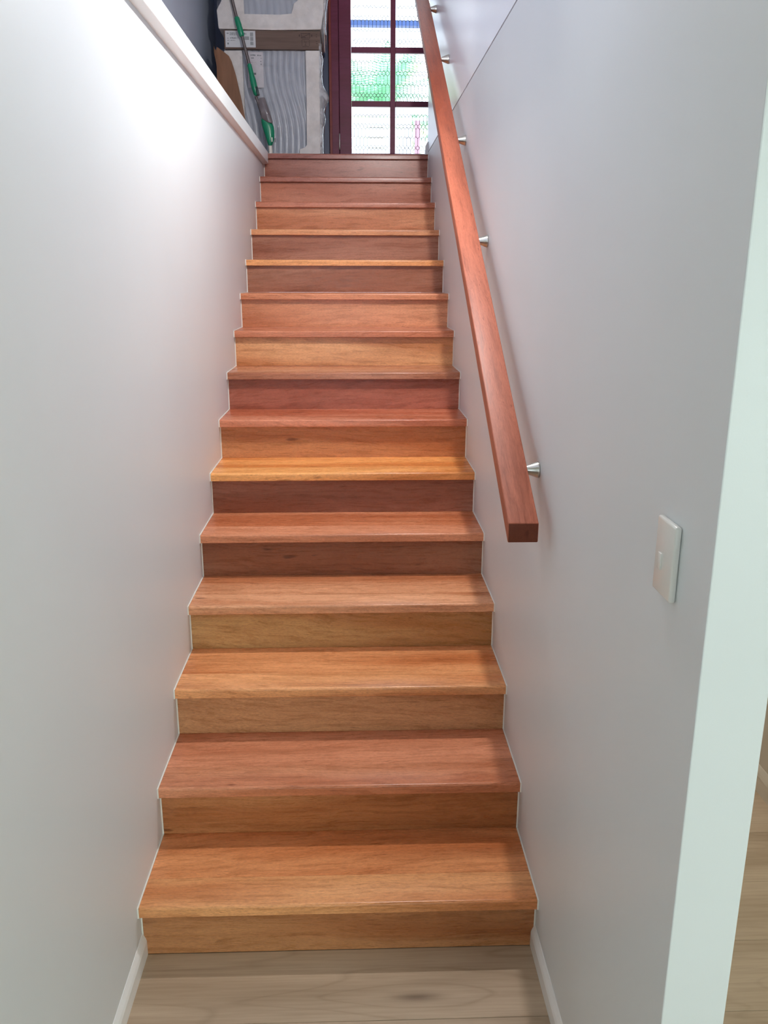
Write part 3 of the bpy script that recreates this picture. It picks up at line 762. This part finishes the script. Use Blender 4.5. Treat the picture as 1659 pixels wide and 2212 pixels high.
# ------------------------------------------------------------------ outside, beyond the door
M_DECK = plain('porch_paving', (196, 190, 184), .8)
slab('ground', (-10, 4.99, LAND - .25), (14, 30, LAND - .06), M_DECK, kind='structure')
M_FENCE = plain('white_fence_paint', (240, 240, 244), .6, vary=.02)
M_PINK = plain('pinkish_render', (226, 196, 190), .8)
def fence(x0, x1, y, z0, z1):
    fe = empty('slat_fence', ((x0 + x1) / 2, y, z0))
    n = 11; h = (z1 - z0) / n
    for i in range(n):
        slab('slat', (x0 - (x0 + x1) / 2, -.012, i * h + .006), (x1 - (x0 + x1) / 2, .012, (i + 1) * h - .006), M_FENCE, fe)
    for x in (x0 + .05, (x0 + x1) / 2, x1 - .05):
        slab('post', (x - .045 - (x0 + x1) / 2, .013, 0), (x + .045 - (x0 + x1) / 2, .10, z1 - z0 + .03), M_FENCE, fe)
    return fe
tag(fence(-2.2, 1.255, 9.0, LAND - .06, 3.685), 'white horizontal slat fence seen through the lower door panes', 'fence')
gp = slab('garden_post', (1.292, 8.95, LAND - .06), (1.352, 9.01, 3.53), plain('mauve_post', (176, 132, 146), .6), kind=None)
tag(gp, 'mauve garden post at the right end of the white fence', 'post')
gb = slab('garden_rail', (1.258, 8.96, 3.532), (2.2, 9.0, 3.56), M_FENCE, kind=None)
tag(gb, 'thin white rail on top of the mauve post', 'rail')
vb = slab('verandah_beam', (-2, 6.45, 3.888), (4, 6.53, 3.930), plain('blue_grey_beam', (70, 96, 150), .5), kind='structure'); vb.name = 'trim_3'
for xx in (-1.9, 3.9):
    pp = slab('verandah_post', (xx - .04, 6.46, LAND - .06), (xx + .04, 6.52, 3.888), M_FENCE, kind=None)
    tag(pp, 'slim white verandah post at the %s end of the blue beam' % ('left' if xx < 0 else 'right'), 'post')
# patio furniture-like blue-grey shape in front of fence: folded umbrella
M_LEAFS = [plain('palm_green_%d' % i, c, .5, vary=.2) for i, c in enumerate(((186, 226, 150), (160, 220, 178), (214, 232, 140)))]  # leaf greens paled, the haze of the door glass put into the colour
M_BARK = plain('palm_bark', (150, 140, 128), .9)
def frond(bm, base, direction, length, droop, n=26, w=.32, seed=0):
    rr = random.Random(seed); p = Vector(base); d = Vector(direction).normalized(); step = length / n
    for i in range(n):
        t = i / n; d = (d + Vector((0, 0, -droop * step))).normalized(); q = p + d * step
        side = d.cross(Vector((0, 0, 1)));
        if side.length < .01: side = Vector((1, 0, 0))
        side.normalize(); up = side.cross(d).normalized()
        # stalk
        s1 = side * .006
        a = [bm.verts.new(v) for v in (p - s1, p + s1, q + s1, q - s1)]; bm.faces.new(a)
        wl = w * math.sin(math.pi * min(1, .12 + t * .88)) + .03
        for s in (-1, 1):
            tip = p + side * s * wl + d * wl * .55 - Vector((0, 0, wl * .35)) + up * rr.uniform(-.02, .03)
            b = [bm.verts.new(v) for v in (p, p + d * step * .62, tip)]; bm.faces.new(b)
        p = q
def palm(x, y, z0, h, nf, length, seed, mi, label):
    pa = empty('palm', (x, y, z0)); tag(pa, label, 'palm', 'palms beyond the fence')
    me_obj('trunk', lathe(bmesh.new(), (0, 0, 0), (.05, 0, h), [(0, .11), (.5, .08), (1, .07)], 12), M_BARK, pa, smooth=50)
    rr = random.Random(seed)
    bm = bmesh.new()
    for i in range(nf):
        a = 2 * math.pi * i / nf + rr.uniform(-.2, .2); el = rr.uniform(.05, 1.2)
        frond(bm, (.05, 0, h), (math.cos(a) * math.cos(el), math.sin(a) * math.cos(el), math.sin(el)), length * rr.uniform(.8, 1.1), rr.uniform(.5, 1.1), seed=seed + i)
    o = me_obj('fronds', bm, M_LEAFS[mi], pa); o['kind'] = 'stuff'
GZ = LAND - .06
palm(.80, 10.6, GZ, 1.55, 26, .85, 1, 1, 'palm whose green fronds fill the middle left door pane')
palm(-.5, 12.4, GZ, 1.75, 22, 1.1, 2, 2, 'yellow-green palm at the left edge of the middle door pane')
palm(2.3, 12.2, GZ, 1.5, 22, 1.0, 3, 1, 'blue-green palm behind the mauve garden post')
palm(1.0, 15.2, GZ, 2.1, 24, 1.4, 4, 0, 'farthest palm, between the two middle door panes')
palm(2.0, 9.85, GZ, .35, 18, .62, 5, 1, 'low young palm right of the mauve post')
